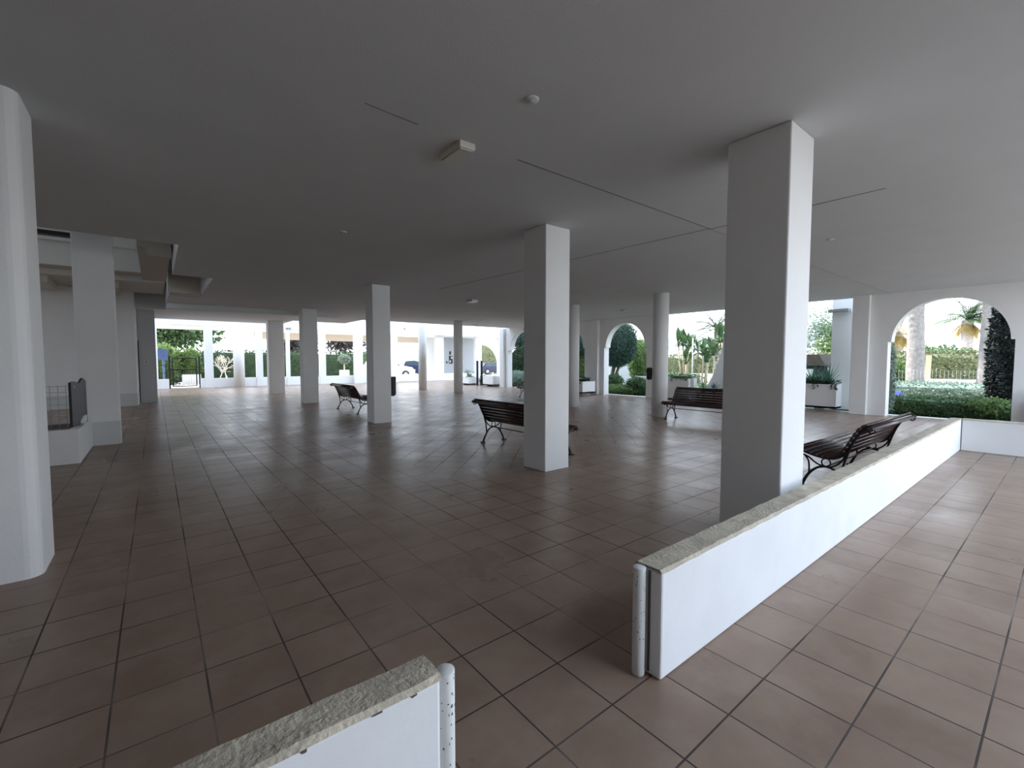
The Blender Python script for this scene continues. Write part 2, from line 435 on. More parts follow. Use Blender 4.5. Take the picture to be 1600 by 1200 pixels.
# paint flaked off along the top edge of the foreground wall
q = MB()
for s_, wd, ht in ((3.16, .030, .016), (3.05, .045, .010), (2.86, .020, .018), (2.70, .05, .007)):
    nn = 9; vs = []
    for i in range(nn):
        a = 2 * math.pi * i / nn
        vs.append((s_ + wd * .5 * math.cos(a) * random.uniform(.6, 1.1), -.0015, LWH - .006 + ht * .5 * math.sin(a) * random.uniform(.6, 1.1)))
    q.add(vs, [tuple(range(nn))])
q.build('flaked_paint', M['dirt'], lwn)
low_wall('low_wall', 10.50, 10.68, -6.0, 1.14, LWH, 'low cream wall closing the tiled strip at the right edge', m='white')

# far low wall, gate gap x 0.57 .. 1.9
low_wall('low_wall', -8.0, 0.55, 30.0, 30.2, .53, 'far low white wall left of the black garden gate', coping=False, m='far_white')
low_wall('low_wall', 1.92, 20.5, 30.0, 30.2, .53, 'far low white wall right of the black garden gate, under the columns', coping=False, m='far_white')

# ------------------------------------------------------------------ right-hand arcade
def wall_x(X0, X1, outline):   # outline in (y, z), extruded along x
    q = MB(); q.prism(outline, lambda p: Vector((X0, p[0], p[1])), lambda p: Vector((X1, p[0], p[1])))
    return q
def arch(ya, yb, zs, r, n=28):   # goes from ya down to yb over an arch; impost notch where r < half width
    c = (ya + yb) / 2
    pts = [(ya, 0), (ya, zs), (c + (r if ya > yb else -r), zs)]
    sg = 1 if ya > yb else -1
    for k in range(1, n):
        a = math.pi * k / n
        pts.append((c + sg * r * math.cos(a), zs + r * math.sin(a)))
    pts += [(c - sg * r, zs), (yb, zs), (yb, 0)]
    return pts
def arcade(Ya, Yb, arches, name, X=15.4, th=0.32):
    out = [(Ya, H + .02), (Ya, 0)]
    for a in arches: out += arch(*a)
    out += [(Yb, 0), (Yb, H + .02)]
    return struct(wall_x(X, X + th, out), name, M['white'])
arcade(20.3, 9.96, [(19.75, 17.35, 2.07, 1.0), (16.20, 14.02, 2.07, 1.0), (12.88, 10.72, 2.07, 1.0)], 'wall_right')
arcade(3.94, -1.2, [(3.16, 0.88, 2.0, 1.07)], 'wall_right.001', 15.4, .34)
def pilaster(y0, y1, label, d=0.16):
    t = thing('pilaster', (15.4 - d / 2, (y0 + y1) / 2, 0), label, 'pilaster', 'white pilasters of the arcade')
    q = MB(); q.box((-d / 2, -(y1 - y0) / 2, 0), (d / 2, (y1 - y0) / 2, H)); q.build('shaft', M['white'], t, .01)
pilaster(19.95, 20.3, 'white pilaster at the far end of the arcade')
pilaster(16.6, 17.0, 'white pilaster between the two far arches')
pilaster(13.12, 13.55, 'white pilaster beside the white planter box with trailing leaves')
pilaster(3.55, 3.93, 'white pilaster left of the wide arch at the right')
# pointed buttress outside the opening
a0 = onx(1134, 498, 16.4); a1 = onx(1131, 530, 16.4); a2 = onx(1124, 560, 16.4); a3 = onx(1113, 588, 16.4); a4 = onx(1102, 607, 16.4)
cv = [(p.y, p.z) for p in (a0, a1, a2, a3, a4)]
out = [(6.2, 3.29)] + [(cv[0][0] - .05, 3.29)] + cv + [(cv[-1][0] + .35, 0), (6.2, 0)]
q = wall_x(16.4, 16.75, out); tag(q.build('curved_wall', M['far_white']), 'white wall with a concave swept edge outside the opening', 'wall')
wl_y = onx(1298, 560, 16.5).y
q = MB(); q.box((16.5, 3.62, 0), (16.9, wl_y, 3.45)); tag(q.build('garden_wall_pier', M['far_white']), 'tall pale wall beside the pilaster behind the yucca planter', 'wall')
q = MB(); q.box((16.2, wl_y - .48, 2.98), (16.5, wl_y + .03, 3.06)); tag(q.build('wall_lamp', M['grey_metal']), 'flat grey lamp fixed high on the tall pale outdoor wall', 'lamp')

# ------------------------------------------------------------------ far wing seen across the yard
q = MB(); q.box((-8, 29.95, 3.42), (24.0, 30.25, 17.0)); struct(q, 'trim_7', M['far_white'])  # far fascia; its unseen upper height is added to shade the yard
q = MB(); q.box((-8, 30.25, 3.42), (24.0, 34.3, 3.6)); struct(q, 'trim_8', M['far_white'])
q = MB(); q.box((5.2, 34.0, 2.95), (24.0, 34.3, 3.42)); struct(q, 'trim_9', M['beige'])
q = MB(); q.box((-8, 30.2, -.2), (30, 34.5, -0.001)); struct(q, 'far_floor', M['paving'])
def far_col(px0, px1, Y, label, z=3.42, kind='square'):
    a = ony(px0, 560, Y).x; b = ony(px1, 560, Y).x
    if kind == 'round':
        r = (b - a) / 2 * .8; t = thing('round_column', ((a + b) / 2, Y, 0), label, 'column', 'columns of the far wing')
        q = MB(); q.lathe((0, 0, 0), [(r, 0), (r, z)], 28); q.build('shaft', M['far_white'], t)
    else:
        w_ = (b - a) / 2 * .85; t = thing('square_pillar', ((a + b) / 2, Y, 0), label, 'pillar', 'columns of the far wing')
        q = MB(); q.box((-w_, -.15, 0), (w_, .15, z)); q.build('shaft', M['far_white'], t)
far_col(240, 247, 30.1, 'narrow white pillar at the left side of the gate view')
far_col(318, 334, 30.1, 'first white far pillar right of the black garden gate')
far_col(362, 384, 29.6, 'thick round white far column, second right of the gate', kind='round')
far_col(399, 411, 30.1, 'white far pillar just left of the grey square pillar')
far_col(447, 453, 30.1, 'thin white far pillar just right of the farthest square pillar')
far_col(498, 509, 30.1, 'white far pillar beside the pillar under the ceiling beam')
far_col(552, 567, 29.7, 'wide white far pillar over the end of the benches')
far_col(609, 621, 29.7, 'white far pillar just right of the pillar with the litter bin')
far_col(679, 693, 30.6, 'white far pillar left of the grey wall with notice boards', 3.42)
far_col(741, 752, 30.6, 'white far pillar right of the grey wall with notice boards', 3.42)
far_col(777, 787, 30.2, 'white far pillar next to the arcade end', 3.42)
x0 = ony(693, 560, 32.5).x; x1 = ony(743, 560, 32.5).x
q = MB(); q.box((x0, 32.5, 0), (x1, 32.8, 3.42)); struct(q, 'wall_far', M['grey_wall'])
x2 = ony(664, 560, 33.6).x
q = MB(); q.box((x2, 33.6, 0), (x0, 33.9, 3.42)); struct(q, 'wall_far.001', M['far_white'])
for (a, b, c, d, lb) in ((702, 707.5, 556, 568, 'black notice board with pale sheets on the far grey wall'), (702.5, 705, 549, 554, 'small dark sign above the notice board on the far grey wall'), (697.5, 699.5, 564.5, 567.5, 'tiny dark box left of the notice board on the far grey wall')):
    p = ony(a, c, 32.45); r_ = ony(b, d, 32.45)
    t = thing('notice_board', (p.x, 32.5, r_.z), lb, 'notice board')
    q = MB(); q.box((0, -.04, 0), (r_.x - p.x, 0, p.z - r_.z)); q.build('panel', M['black'], t)
    if b - a > 4:
        for (u0, u1, w0, w1) in ((.55, .9, .62, .9), (.1, .42, .15, .42)):
            W_, H_ = r_.x - p.x, p.z - r_.z
            q = MB(); q.box((W_ * u0, -.05, H_ * w0), (W_ * u1, -.04, H_ * w1)); q.build('paper', M['lamp_body'], t)
# arch in the wing beyond the right end
x3 = ony(752, 560, 35).x; x4 = ony(790, 560, 35).x
q = MB(); cxa = ony(754, 560, 35).x; n = 20; ra = 1.9
out = [(x4 + 2, 3.42), (x4 + 2, 0), (cxa + ra, 0), (cxa + ra, 1.1)] + [(cxa + ra * math.cos(math.pi / 2 * k / n), 1.1 + ra * math.sin(math.pi / 2 * k / n)) for k in range(1, n + 1)] + [(x3 - .2, 3.0), (x3 - .2, 3.42)]
q.prism(out, lambda p: Vector((p[0], 35, p[1])), lambda p: Vector((p[0], 35.3, p[1]))); struct(q, 'wall_far.002', M['beige'])
# small vents on the fascia
for (a, y, lb) in ((448.5, 513, 'left of two small round vents on the far white band'), (453, 513.2, 'right of two small round vents on the far white band'), (632, 513.5, 'small dark vent on the far white band near the white car'), ):
    p = ony(a, y, 29.95); q = MB(); q.tube([(p.x, 29.9, p.z), (p.x, 29.96, p.z)], .07, 12); tag(q.build('wall_vent', M['grey_metal']), lb, 'vent')

# ------------------------------------------------------------------ ceiling fittings
lf = thing('ceiling_light', (2.06, 3.34, H), 'rectangular box light on the ceiling above the middle of the hall', 'ceiling light', 'ceiling lights')
q = MB(); q.box((-.075, -.17, -.055), (.075, .17, 0)); q.build('housing', M['lamp_body'], lf, .008)
q = MB(); q.box((-.062, -.155, -.064), (.062, .155, -.055)); q.build('diffuser', M['lamp_body'], lf, .003)
def small_light(px, py, lb, sx=.12, sy=.22, d=.05, m='lamp_bright'):
    dd = ray(px, py); t_ = (H - 1.5) / dd.z
    t = thing('ceiling_light', (dd.x * t_, dd.y * t_, H), lb, 'ceiling light', 'ceiling lights')
    q = MB(); q.box((-sx / 2, -sy / 2, -d), (sx / 2, sy / 2, 0)); q.build('housing', M['grey_metal'], t)
    q = MB(); q.box((-sx / 2 + .015, -sy / 2 + .015, -d - .012), (sx / 2 - .015, sy / 2 - .015, -d)); q.build('diffuser', M[m], t)
small_light(738, 469, 'small bright box light on the ceiling left of the middle pillar', .22, .3)
small_light(1478, 454.5, 'dark flat light fitting on the ceiling before the wide right arch', .3, .5, .04, 'lamp_body')
small_light(974, 484, 'small flat fitting on the ceiling above the third arch', .12, .2, .03, 'lamp_body')
small_light(742, 507.5, 'tiny fitting at the far ceiling edge over the planters', .2, .3, .04, 'lamp_body')
def round_plate(px, py, lb):
    dd = ray(px, py); t_ = (H - 1.5) / dd.z
    t = thing('ceiling_rose', (dd.x * t_, dd.y * t_, H), lb, 'ceiling cover', 'round ceiling covers')
    q = MB(); q.lathe((0, 0, -.012), [(.045, 0), (.05, .006), (.05, .012)], 24); q.build('cover', M['ceil'], t)
    q = MB(); q.lathe((0, 0, -.015), [(.008, 0), (.01, .003)], 10); q.build('screw', M['lamp_body'], t)
round_plate(831, 155, 'round white cover plate high on the ceiling right of the box light')
round_plate(1297, 374, 'round white cover plate on the ceiling right of the big pillar')
round_plate(536, 362, 'faint round cover plate on the dark left part of the ceiling')

# ------------------------------------------------------------------ benches
# side profile, d = towards the seat front, z up; rear foot near d = 0, front foot d = .42
def cr_spline(pts, n=6):
    out = []
    P = [pts[0]] + pts + [pts[-1]]
    for i in range(1, len(P) - 2):
        p0, p1, p2, p3 = [Vector((*p, 0)) for p in P[i - 1:i + 3]]
        for k in range(n):
            t = k / n
            q = .5 * ((2 * p1) + (-p0 + p2) * t + (2 * p0 - 5 * p1 + 4 * p2 - p3) * t * t + (-p0 + 3 * p1 - 3 * p2 + p3) * t ** 3)
            out.append((q.x, q.y))
    out.append(pts[-1]); return out
SEAT = cr_spline([(.53, .385), (.545, .42), (.50, .44), (.38, .405), (.25, .378), (.13, .385), (.05, .43), (.0, .51), (-.045, .60), (-.09, .69), (-.14, .765), (-.20, .79), (-.235, .765)], 8)
def along(path, s):
    acc = 0
    for a, b in zip(path, path[1:]):
        d = math.dist(a, b)
        if acc + d >= s:
            t = (s - acc) / d; return (a[0] + (b[0] - a[0]) * t, a[1] + (b[1] - a[1]) * t), ((b[0] - a[0]) / d, (b[1] - a[1]) / d)
        acc += d
    return path[-1], ((path[-1][0] - path[-2][0]) / d, (path[-1][1] - path[-2][1]) / d)
TOT = sum(math.dist(a, b) for a, b in zip(SEAT, SEAT[1:]))
NS = 17
def make_bench(L=1.75):
    root = thing('park_bench', (0, 0, 0), '', 'bench', 'dark slatted park benches')
    ext = .07
    seat, back = MB(), MB()
    for k in range(NS):
        s_ = .03 + (TOT - .05) * k / (NS - 1)
        (d, z), (td, tz) = along(SEAT, s_)
        nd, nz = tz, -td            # normal to the upper side
        if nz < 0 and k < 8: nd, nz = -nd, -nz
        if k >= 8 and nd < 0: nd, nz = -nd, -nz
        w_, h_ = .0285, .013
        if k in (0, NS - 1): h_ = .02
        prof = []
        for a in range(10):
            q_ = 2 * math.pi * a / 10; cx_, sx_ = math.cos(q_), math.sin(q_)
            ex = math.copysign(abs(cx_) ** .6, cx_) * w_; ey = math.copysign(abs(sx_) ** .6, sx_) * h_
            prof.append((d + td * ex + nd * (ey + .018), z + tz * ex + nz * (ey + .018)))
        (seat if k < 8 else back).prism(prof, lambda p: Vector((-L / 2 - ext, p[0], p[1])), lambda p: Vector((L / 2 + ext, p[0], p[1])), True)
    seat.build('seat', M['slat'], root); back.build('backrest', M['slat'], root)
    for sgn in (-1, 1):
        X = sgn * L / 2
        f = MB(); T = lambda pts, r: f.tube([(X, a, b) for a, b in pts], r, 8)
        path = SEAT[4:]
        T(path, .014)
        # scrolls at both ends
        T([(.50 + .028 * math.cos(a), .40 + .028 * math.sin(a)) for a in [R(x) for x in range(90, 460, 30)]], .008)
        T([(-.205 + .03 * math.cos(a), .745 + .03 * math.sin(a)) for a in [R(x) for x in range(0, 361, 30)]], .008)
        # arched legs
        lg = cr_spline([(-.03, .0), (-.01, .06), (.04, .16), (.11, .245), (.20, .275), (.30, .245), (.38, .16), (.43, .06), (.45, .0)], 6)
        m = len(lg); rr = [.022 - .009 * math.sin(math.pi * i / (m - 1)) for i in range(m)]
        f.tube([(X, a, b) for a, b in lg], rr, 8)
        # ring and flanking curves
        f.tube([(X, .205 + .045 * math.cos(R(a)), .325 + .045 * math.sin(R(a))) for a in range(0, 360, 24)], .008, 8, closed=True)
        T(cr_spline([(.02, .45), (.05, .37), (.12, .30), (.20, .275), (.30, .30), (.38, .36), (.47, .40)], 5), .010)
        T(cr_spline([(.05, .17), (.045, .25), (.035, .33), (.01, .42), (-.02, .52), (-.06, .62), (-.12, .72), (-.19, .745)], 5), .012)
        T(cr_spline([(.375, .17), (.375, .24), (.385, .32), (.43, .385)], 5), .010)
        for d in (-.035, .455):
            f.box((X - .028, d - .035, 0), (X + .028, d + .035, .022))
        f.build('end_frame', M['iron'], root)
    b = MB(); b.tube([(-L / 2, .205, .275), (L / 2, .205, .275)], .009, 8); b.build('tie_rod', M['iron'], root)
    return root
def copy_tree(o):
    c = o.copy(); COL.objects.link(c)
    for ch in list(o.children):
        d = ch.copy(); COL.objects.link(d); d.parent = c; d.matrix_parent_inverse = ch.matrix_parent_inverse
    return c
proto = make_bench()
# local +Y is the way the sitter looks; rz turns it
benches = [
    # x, y, rz, label            (origin = rear feet line, middle of the bench)
    (4.68, 5.82, R(-90), 'dark slatted bench seen from behind, partly hidden by the middle pillar'),
    (4.42, 13.33, R(-90), 'dark slatted bench seen from behind, partly hidden by the pillar with the litter bin'),
    (10.62, 5.60, R(90), 'dark slatted bench facing the hall, beside the round column by the courtyard opening'),
    (6.90, 1.53, R(-1), 'dark slatted bench standing right behind the long low wall on the right'),
    (12.0, 13.15, R(90), 'dark slatted bench almost wholly hidden behind the middle pillar near the arcade'),
]
for i, (x, y, rz, lb) in enumerate(benches):
    o = proto if i == 0 else copy_tree(proto)
    o.location = (x, y, 0); o.rotation_euler = (0, 0, rz); o['label'] = lb

# ------------------------------------------------------------------ litter bins
def litter_bin(x, y, z, r, h, lb):
    t = thing('litter_bin', (x, y, z), lb, 'litter bin')
    q = MB(); q.lathe((0, 0, 0), [(r * .6, 0), (r * .88, .02), (r, .07), (r, h - .08), (r * 1.04, h - .06), (r * 1.04, h - .03), (r * .9, h)], 24); q.build('body', M['black'], t)
    q = MB(); q.box((-r - .03, -.03, h * .55), (-r + .02, .03, h * .85)); q.build('bracket', M['black_metal'], t)
litter_bin(4.47 + .14, 10.62, .62, .10, .48, 'black rounded litter bin fixed to a square pillar')
p = ony(1014.5, 590, 7.25); litter_bin(p.x + 0.0, 7.25, .98, .075, .33, 'small black litter bin fixed to the round column by the third arch')

# ------------------------------------------------------------------ left planter, mesh and panel
t = thing('planter_wall', (-1.6, 9.0, 0), 'white masonry planter in front of the grey-white left pillar', 'planter')
q = MB(); q.box((-1.2, 0, 0), (.70, .12, .50)); q.box((.58, .12, 0), (.70, 1.69, .50)); q.build('body', M['white'], t, .01)
q = MB(); q.box((-1.2, .12, .3), (.58, 1.7, .42)); q.build('soil', M['soil'], t)
t = thing('wire_mesh_panel', (-1.9, 9.3, .46), 'grey square wire mesh panel standing on the left planter', 'mesh panel')
q = MB()
for i in range(11): q.tube([(i * .085, 0, 0), (i * .085, 0, .68)], .004, 6)
for i in range(8): q.tube([(0, 0, .03 + i * .09), (.86, 0, .03 + i * .09)], .004, 6)
q.build('wire_grid', M['grey_metal'], t)
t = thing('black_panel', (-1.0, 9.36, .44), 'black upright board with scalloped top beside the wire mesh panel', 'panel')
q = MB(); q.prism([(0, 0), (.78, .05), (.78, .73), (.62, .78), (.42, .70), (.2, .74), (0, .73)], lambda p: Vector((p[0] * .12, p[0], p[1])), lambda p: Vector((p[0] * .12 - .03, p[0], p[1])))
q.build('board', M['black'], t)
q = MB(); q.tube([(.01, .12, .66), (.03, .12, .66)], .012, 10); q.build('hole_rim', M['lamp_body'], t)
t = thing('white_cover', (-0.97, 9.9, .50), 'small rounded white lump lying on the left planter edge', 'cover')
q = MB()
pts = [(0, .0), (.0, .06), (.15, .12), (.45, .15), (.8, .10), (.8, 0)]
q.prism(pts, lambda p: Vector((-.03, p[0] - .15, p[1])), lambda p: Vector((.06, p[0] - .15, p[1] * .9))); q.build('body', M['white'], t, .02)

# ------------------------------------------------------------------ plants
def leaf(q, p, d, up, ln, wd):
    d = d.normalized(); s_ = d.cross(up)
    if s_.length < 1e-4: s_ = d.orthogonal()
    s_ = s_.normalized() * wd / 2
    nrm = s_.cross(d).normalized() * ln * .08
    q.add([p, p + d * ln * .45 + s_ + nrm, p + d * ln, p + d * ln * .45 - s_ + nrm], [(0, 1, 2, 3)])
def rv():
    while True:
        v = Vector((random.uniform(-1, 1), random.uniform(-1, 1), random.uniform(-1, 1)))
        if .05 < v.length <= 1: return v.normalized()
def blob(q, c, r, n, ls, core=.82, sq=2.0, lump=.12):
    """leafy mass: a dense lumpy core skinned with single leaves; sq > 2 makes it boxy"""
    c = Vector(c); r = Vector(r)
    def surf(v, k=1.0):
        e = (abs(v.x) ** sq + abs(v.y) ** sq + abs(v.z) ** sq) ** (-1 / sq)
        f = 1 + lump * mnoise.noise(Vector((v.x * 2.3, v.y * 2.3, v.z * 2.3)) + c)
        return c + Vector((v.x * r.x, v.y * r.y, v.z * r.z)) * e * f * k
    nu, nv = 22, 14; vs = []; fs = []
    for i in range(nv + 1):
        th = math.pi * i / nv
        for j in range(nu):
            ph = 2 * math.pi * j / nu
            v = Vector((math.sin(th) * math.cos(ph), math.sin(th) * math.sin(ph), math.cos(th)))
            vs.append(surf(v, core))
    for i in range(nv):
        for j in range(nu):
            k = (j + 1) % nu; fs.append((i * nu + j, (i + 1) * nu + j, (i + 1) * nu + k, i * nu + k))
    if core > 0: q.add(vs, fs)
    n = int(n * 2.0); ls *= 1.1
    for _ in range(n):
        v = rv(); p = surf(v, random.uniform(core - .02, 1.04))
        d = (v * .6 + rv() * .9).normalized()
        leaf(q, p, d, rv(), ls * random.uniform(.6, 1.3), ls * .5)
def shrub(name, c, r, n, ls, m, lb, cat='shrub', group=None, sq=2.0, core=.82, lump=.18, stem=None):
    base = (c[0], c[1], max(0, c[2] - r[2]) if stem is None else 0)
    t = thing(name, base, lb, cat, group)
    q = MB(); blob(q, (0, 0, c[2] - base[2]), r, n, ls, core, sq, lump); q.build('foliage', M[m], t)
    if stem:
        for pts, rad in stem:
            s_ = MB(); s_.tube([(a - base[0], b - base[1], z) for a, b, z in pts], rad, 8); s_.build('trunk', M['bark'], t)
    return t
def hedge(c, r, n, ls, m, lb, group='clipped hedges'):
    return shrub('hedge', c, r, n, ls, m, lb, 'hedge', group, sq=9.0, core=.90, lump=.04)
def frond(q, base, az, el, ln, droop, lw_, nl=16, rachis=None):
    pts = []; d = Vector((math.cos(az) * math.cos(el), math.sin(az) * math.cos(el), math.sin(el))); p = Vector(base)
    st = ln / 12
    for i in range(13):
        pts.append(p.copy()); p = p + d * st; d = (d + Vector((0, 0, -droop / 12))).normalized()
    q.tube(pts, [ln * .008 * (1 - i / 14) + .002 for i in range(13)], 5)
    for i in range(nl):
        t = .15 + .85 * i / (nl - 1); k = min(11, int(t * 12)); f = t * 12 - k
        a = pts[k].lerp(pts[k + 1], min(1, f)); dr = (pts[k + 1] - pts[k]).normalized()
        side = dr.cross(Vector((0, 0, 1))).normalized()
        l_ = lw_ * math.sin(math.pi * min(1, t * .85 + .15)) + .04 * lw_
        for s_ in (-1, 1):
            leaf(q, a, side * s_ + dr * .7 + Vector((0, 0, -.35)), Vector((0, 0, 1)), l_, l_ * .13 + .006)
def palm(name, base, top, r0, r1, lb, nf=26, fl=2.2, mleaf='leaf_mid', skirt=None, group='palms in the garden'):
    t = thing(name, base, lb, 'palm', group)
    b = Vector(base); tp = Vector(top) - b
    n = 14; q = MB()
    q.tube([tp * (i / n) for i in range(n + 1)], [r0 + (r1 - r0) * (i / n) + (.012 if i % 2 else 0) for i in range(n + 1)], 14); q.build('trunk', M['palm_bark'], t)
    q = MB()
    for k in range(nf):
        frond(q, tp, random.uniform(0, 6.28), R(random.uniform(-5, 75)), fl * random.uniform(.8, 1.1), random.uniform(.9, 1.6), fl * .26, 18)
    q.build('crown', M[mleaf], t)
    if skirt:
        q = MB()
        for k in range(34):
            frond(q, tp - Vector((0, 0, .1)), random.uniform(0, 6.28), R(random.uniform(-60, -20)), fl * .62 * random.uniform(.7, 1.1), 1.2, fl * .2, 12)
        q.build('dry_fronds', M[skirt], t)
    return t
def spiky(q, c, n, ln, wd, elmin=10):
    for k in range(n):
        az = random.uniform(0, 6.28); el = R(random.uniform(elmin, 88)); L_ = ln * random.uniform(.75, 1.1)
        d = Vector((math.cos(az) * math.cos(el), math.sin(az) * math.cos(el), math.sin(el)))
        s_ = d.cross(Vector((0, 0, 1)))
        s_ = (s_.normalized() if s_.length > 1e-3 else Vector((1, 0, 0))) * wd / 2
        p = Vector(c); vs = []
        for i in range(5):
            f = i / 4; w_ = (1 - f ** 2) * .95 + .05
            pp = p + d * L_ * f - Vector((0, 0, L_ * .16 * f * f * math.cos(el)))
            vs += [pp - s_ * w_, pp + s_ * w_]
        q.add(vs, [(2 * i, 2 * i + 1, 2 * i + 3, 2 * i + 2) for i in range(4)])
def yucca(loc, h, n, ln, lb, name='yucca', group='spiky yuccas'):
    t = thing(name, loc, lb, 'yucca', group)
    if h > .05:
        q = MB(); q.tube([(0, 0, 0), (.01, .01, h)], .035, 8); q.build('stem', M['pale_bark'], t)
    q = MB(); spiky(q, (0, 0, h), n, ln, .035); q.build('leaves', M['leaf_blue'], t)
    return t
def planter_box(x0, y0, x1, y1, z0, z1, lb, foot=True, group='white planter boxes'):
    cx, cy = (x0 + x1) / 2, (y0 + y1) / 2; a, b = (x1 - x0) / 2, (y1 - y0) / 2
    t = thing('planter_box', (cx, cy, 0), lb, 'planter', group)
    q = MB()
    th = .05
    q.box((-a, -b, z0), (a, -b + th, z1)); q.box((-a, b - th, z0), (a, b, z1)); q.box((-a, -b + th, z0), (-a + th, b - th, z1)); q.box((a - th, -b + th, z0), (a, b - th, z1)); q.box((-a, -b, z0), (a, b, z0 + .05))
    q.build('box', M['far_white'], t)
    q = MB(); q.box((-a + th, -b + th, z1 - .15), (a - th, b - th, z1 - .05)); q.build('soil', M['soil'], t)
    if foot:
        for s_ in (-1, 1):
            q = MB(); q.box((-a * .6, s_ * b * .62 - .09, 0), (a * .6, s_ * b * .62 + .09, z0)); q.build('foot', M['asphalt'], t)
    return t
def trailing(loc, w_, l_, drop, m, lb, n=300, side=-1):
    t = thing('trailing_plant', loc, lb, 'plant', 'trailing plants in planters')
    q = MB(); blob(q, (0, 0, .04), (w_ / 2, l_ / 2, .10), n, .07, .8, 3)
    for k in range(int(l_ * 9)):
        y = random.uniform(-l_ / 2, l_ / 2); x = side * w_ / 2
        dl = drop * random.uniform(.3, 1)
        pts = [(x * .8, y, .05), (x * 1.12, y, .02), (x * 1.15, y + random.uniform(-.04, .04), -dl)]
        q.tube(pts, .004, 4)
        for i in range(int(dl * 60) + 3):
            f = random.random(); leaf(q, Vector((x * 1.15, y, .02 - dl * f)), rv(), rv(), .06, .035)
    q.build('foliage', M[m], t)
    return t

# planter boxes along the arcade
p = onx(1262, 640, 15.6)
pa = planter_box(15.35 + .2, 4.33, 16.05, 6.9, .09, .80, 'long white planter box with yucca, right of the big pillar')
trailing((15.8, 5.3, .82), .5, 2.0, .22, 'leaf_dark', 'dark trailing plant spilling over the long planter right of the big pillar', 260)
yucca((15.8, 5.0, .74), .02, 70, .75, 'dense yucca in the planter, left one beside the pale outdoor wall')
yucca((15.8, 4.62, .74), .02, 55, .72, 'yucca in the planter, right one against the pale outdoor wall')
ya = onx(1043, 600, 15.7).y; yb = onx(1078, 600, 15.7).y
planter_box(15.6, yb, 16.15, ya + .25, .0, .82, 'grey-white planter box behind the bench at the courtyard opening', False)
trailing((15.87, (ya + yb) / 2, .83), .5, ya - yb, .12, 'leaf_mid', 'green trailing plant in the planter behind the courtyard bench', 160)
yc = onx(1087, 600, 15.9).y
q = MB(); q.box((15.75, yc, 0), (16.0, yb - .02, .84)); tag(q.build('stone_block', M['far_white']), 'small white block at the right end of the planter behind the bench', 'block')
planter_box(14.3, 13.12, 15.1, 14.35, .10, .60, 'white planter box with dark leaves in front of the second arch pier')
trailing((14.7, 13.75, .62), .75, 1.2, .25, 'leaf_dark', 'dark trailing plant in the box before the second arch pier', 220)
q = ony(772, 603, 20.9)
planter_box(15.0, 20.6, 15.9, 21.6, .09, .60, 'square white planter box beside the arcade end pilaster')
planter_box(14.9, 23.0, 15.6, 23.9, .05, .50, 'smaller white planter with a leafy fern left of the dark posts')
t = thing('potted_fern', (15.25, 23.45, .42), 'bright leafy plant in the small planter left of the dark posts', 'plant')
q = MB()
for k in range(22): frond(q, (0, 0, 0), random.uniform(0, 6.28), R(random.uniform(35, 85)), .62, 1.8, .2, 8)
q.build('leaves', M['leaf_mid'], t)
for px, lb in ((746, 'left of two slim black posts beside the small planter'), (752.5, 'right of two slim black posts beside the small planter')):
    b = ray(px, 602); t_ = -1.5 / b.z
    t = thing('slim_post', (b.x * t_, b.y * t_, 0), lb, 'post', 'slim black posts')
    q = MB(); q.box((-.05, -.05, 0), (.05, .05, 1.5)); q.build('shaft', M['black_metal'], t)
    q = MB(); q.box((-.12, -.12, 0), (.12, .12, .03)); q.build('base_plate', M['black_metal'], t)
b = ray(757, 601); t_ = -1.5 / b.z
shrub('shrub', (b.x * t_, b.y * t_, .25), (.35, .35, .28), 160, .09, 'leaf_mid', 'small green shrub between the dark posts and the square planter')

# box of plants cut by the right frame edge
planter_box(14.9, .15, 15.35, .62, .0, .62, 'white planter box cut by the right picture edge', False)
shrub('shrub', (15.12, .39, .70), (.15, .16, .14), 90, .07, 'leaf_dark', 'dark leaves over the planter at the right picture edge')

# --- seen through the wide right arch
hedge((16.9, 2.0, .20), (.42, 1.56, .24), 2400, .09, 'leaf_mid', 'low dark green hedge just outside the wide right arch')
shrub('shrub', (16.5, 1.35, .33), (.22, .35, .22), 260, .09, 'leaf_bright', 'bright yellow-green shrub at the foot of the wide right arch')
hedge((20.3, 3.1, .36), (1.0, 3.4, .38), 3000, .10, 'leaf_pale', 'pale variegated hedge in the middle of the view through the wide arch')
hedge((29.2, 3.0, .95), (.5, 8.5, .95), 4200, .16, 'leaf_hedge', 'tall sunlit hedge closing the garden behind the palms')
q = MB(); q.box((27.1, -5.0, 0), (27.3, 26, .68)); tag(q.build('garden_wall', M['far_white']), 'low white wall at the foot of the tall sunlit hedge', 'wall')
t = thing('wire_fence', (22.6, 3.4, 0), 'fine wire fence with thin rails between the hedges through the wide arch', 'fence')
q = MB()
for i in range(60): q.tube([(0, -3.2 + i * .107, 0), (0, -3.2 + i * .107, 1.15)], .0028, 4)
for z in (.6, .85, 1.1): q.tube([(0, -3.2, z), (0, 3.2, z)], .003, 4)
q.build('wires', M['grey_metal'], t)
for y in (-3.2, 0, 3.2): q = MB(); q.tube([(0, y, 0), (0, y, 1.2)], .02, 6); q.build('post', M['grey_metal'], t)
b = onx(1430, 600, 23.2)
palm('palm_tree', (23.2, b.y, 0), tuple(onx(1434, 400, 23.2)), .30, .19, 'thick grey palm trunk at the left of the wide arch view', 26, 2.6, 'leaf_mid')
b0 = onx(1540, 600, 23.5); b1 = onx(1553, 400, 23.5)
palm('palm_tree', (23.5, b0.y, 0), tuple(b1), .26, .17, 'pale leaning palm trunk at the right of the wide arch view', 22, 2.4, 'leaf_mid')
b = onx(1511, 560, 44); tp = onx(1512, 500, 44)
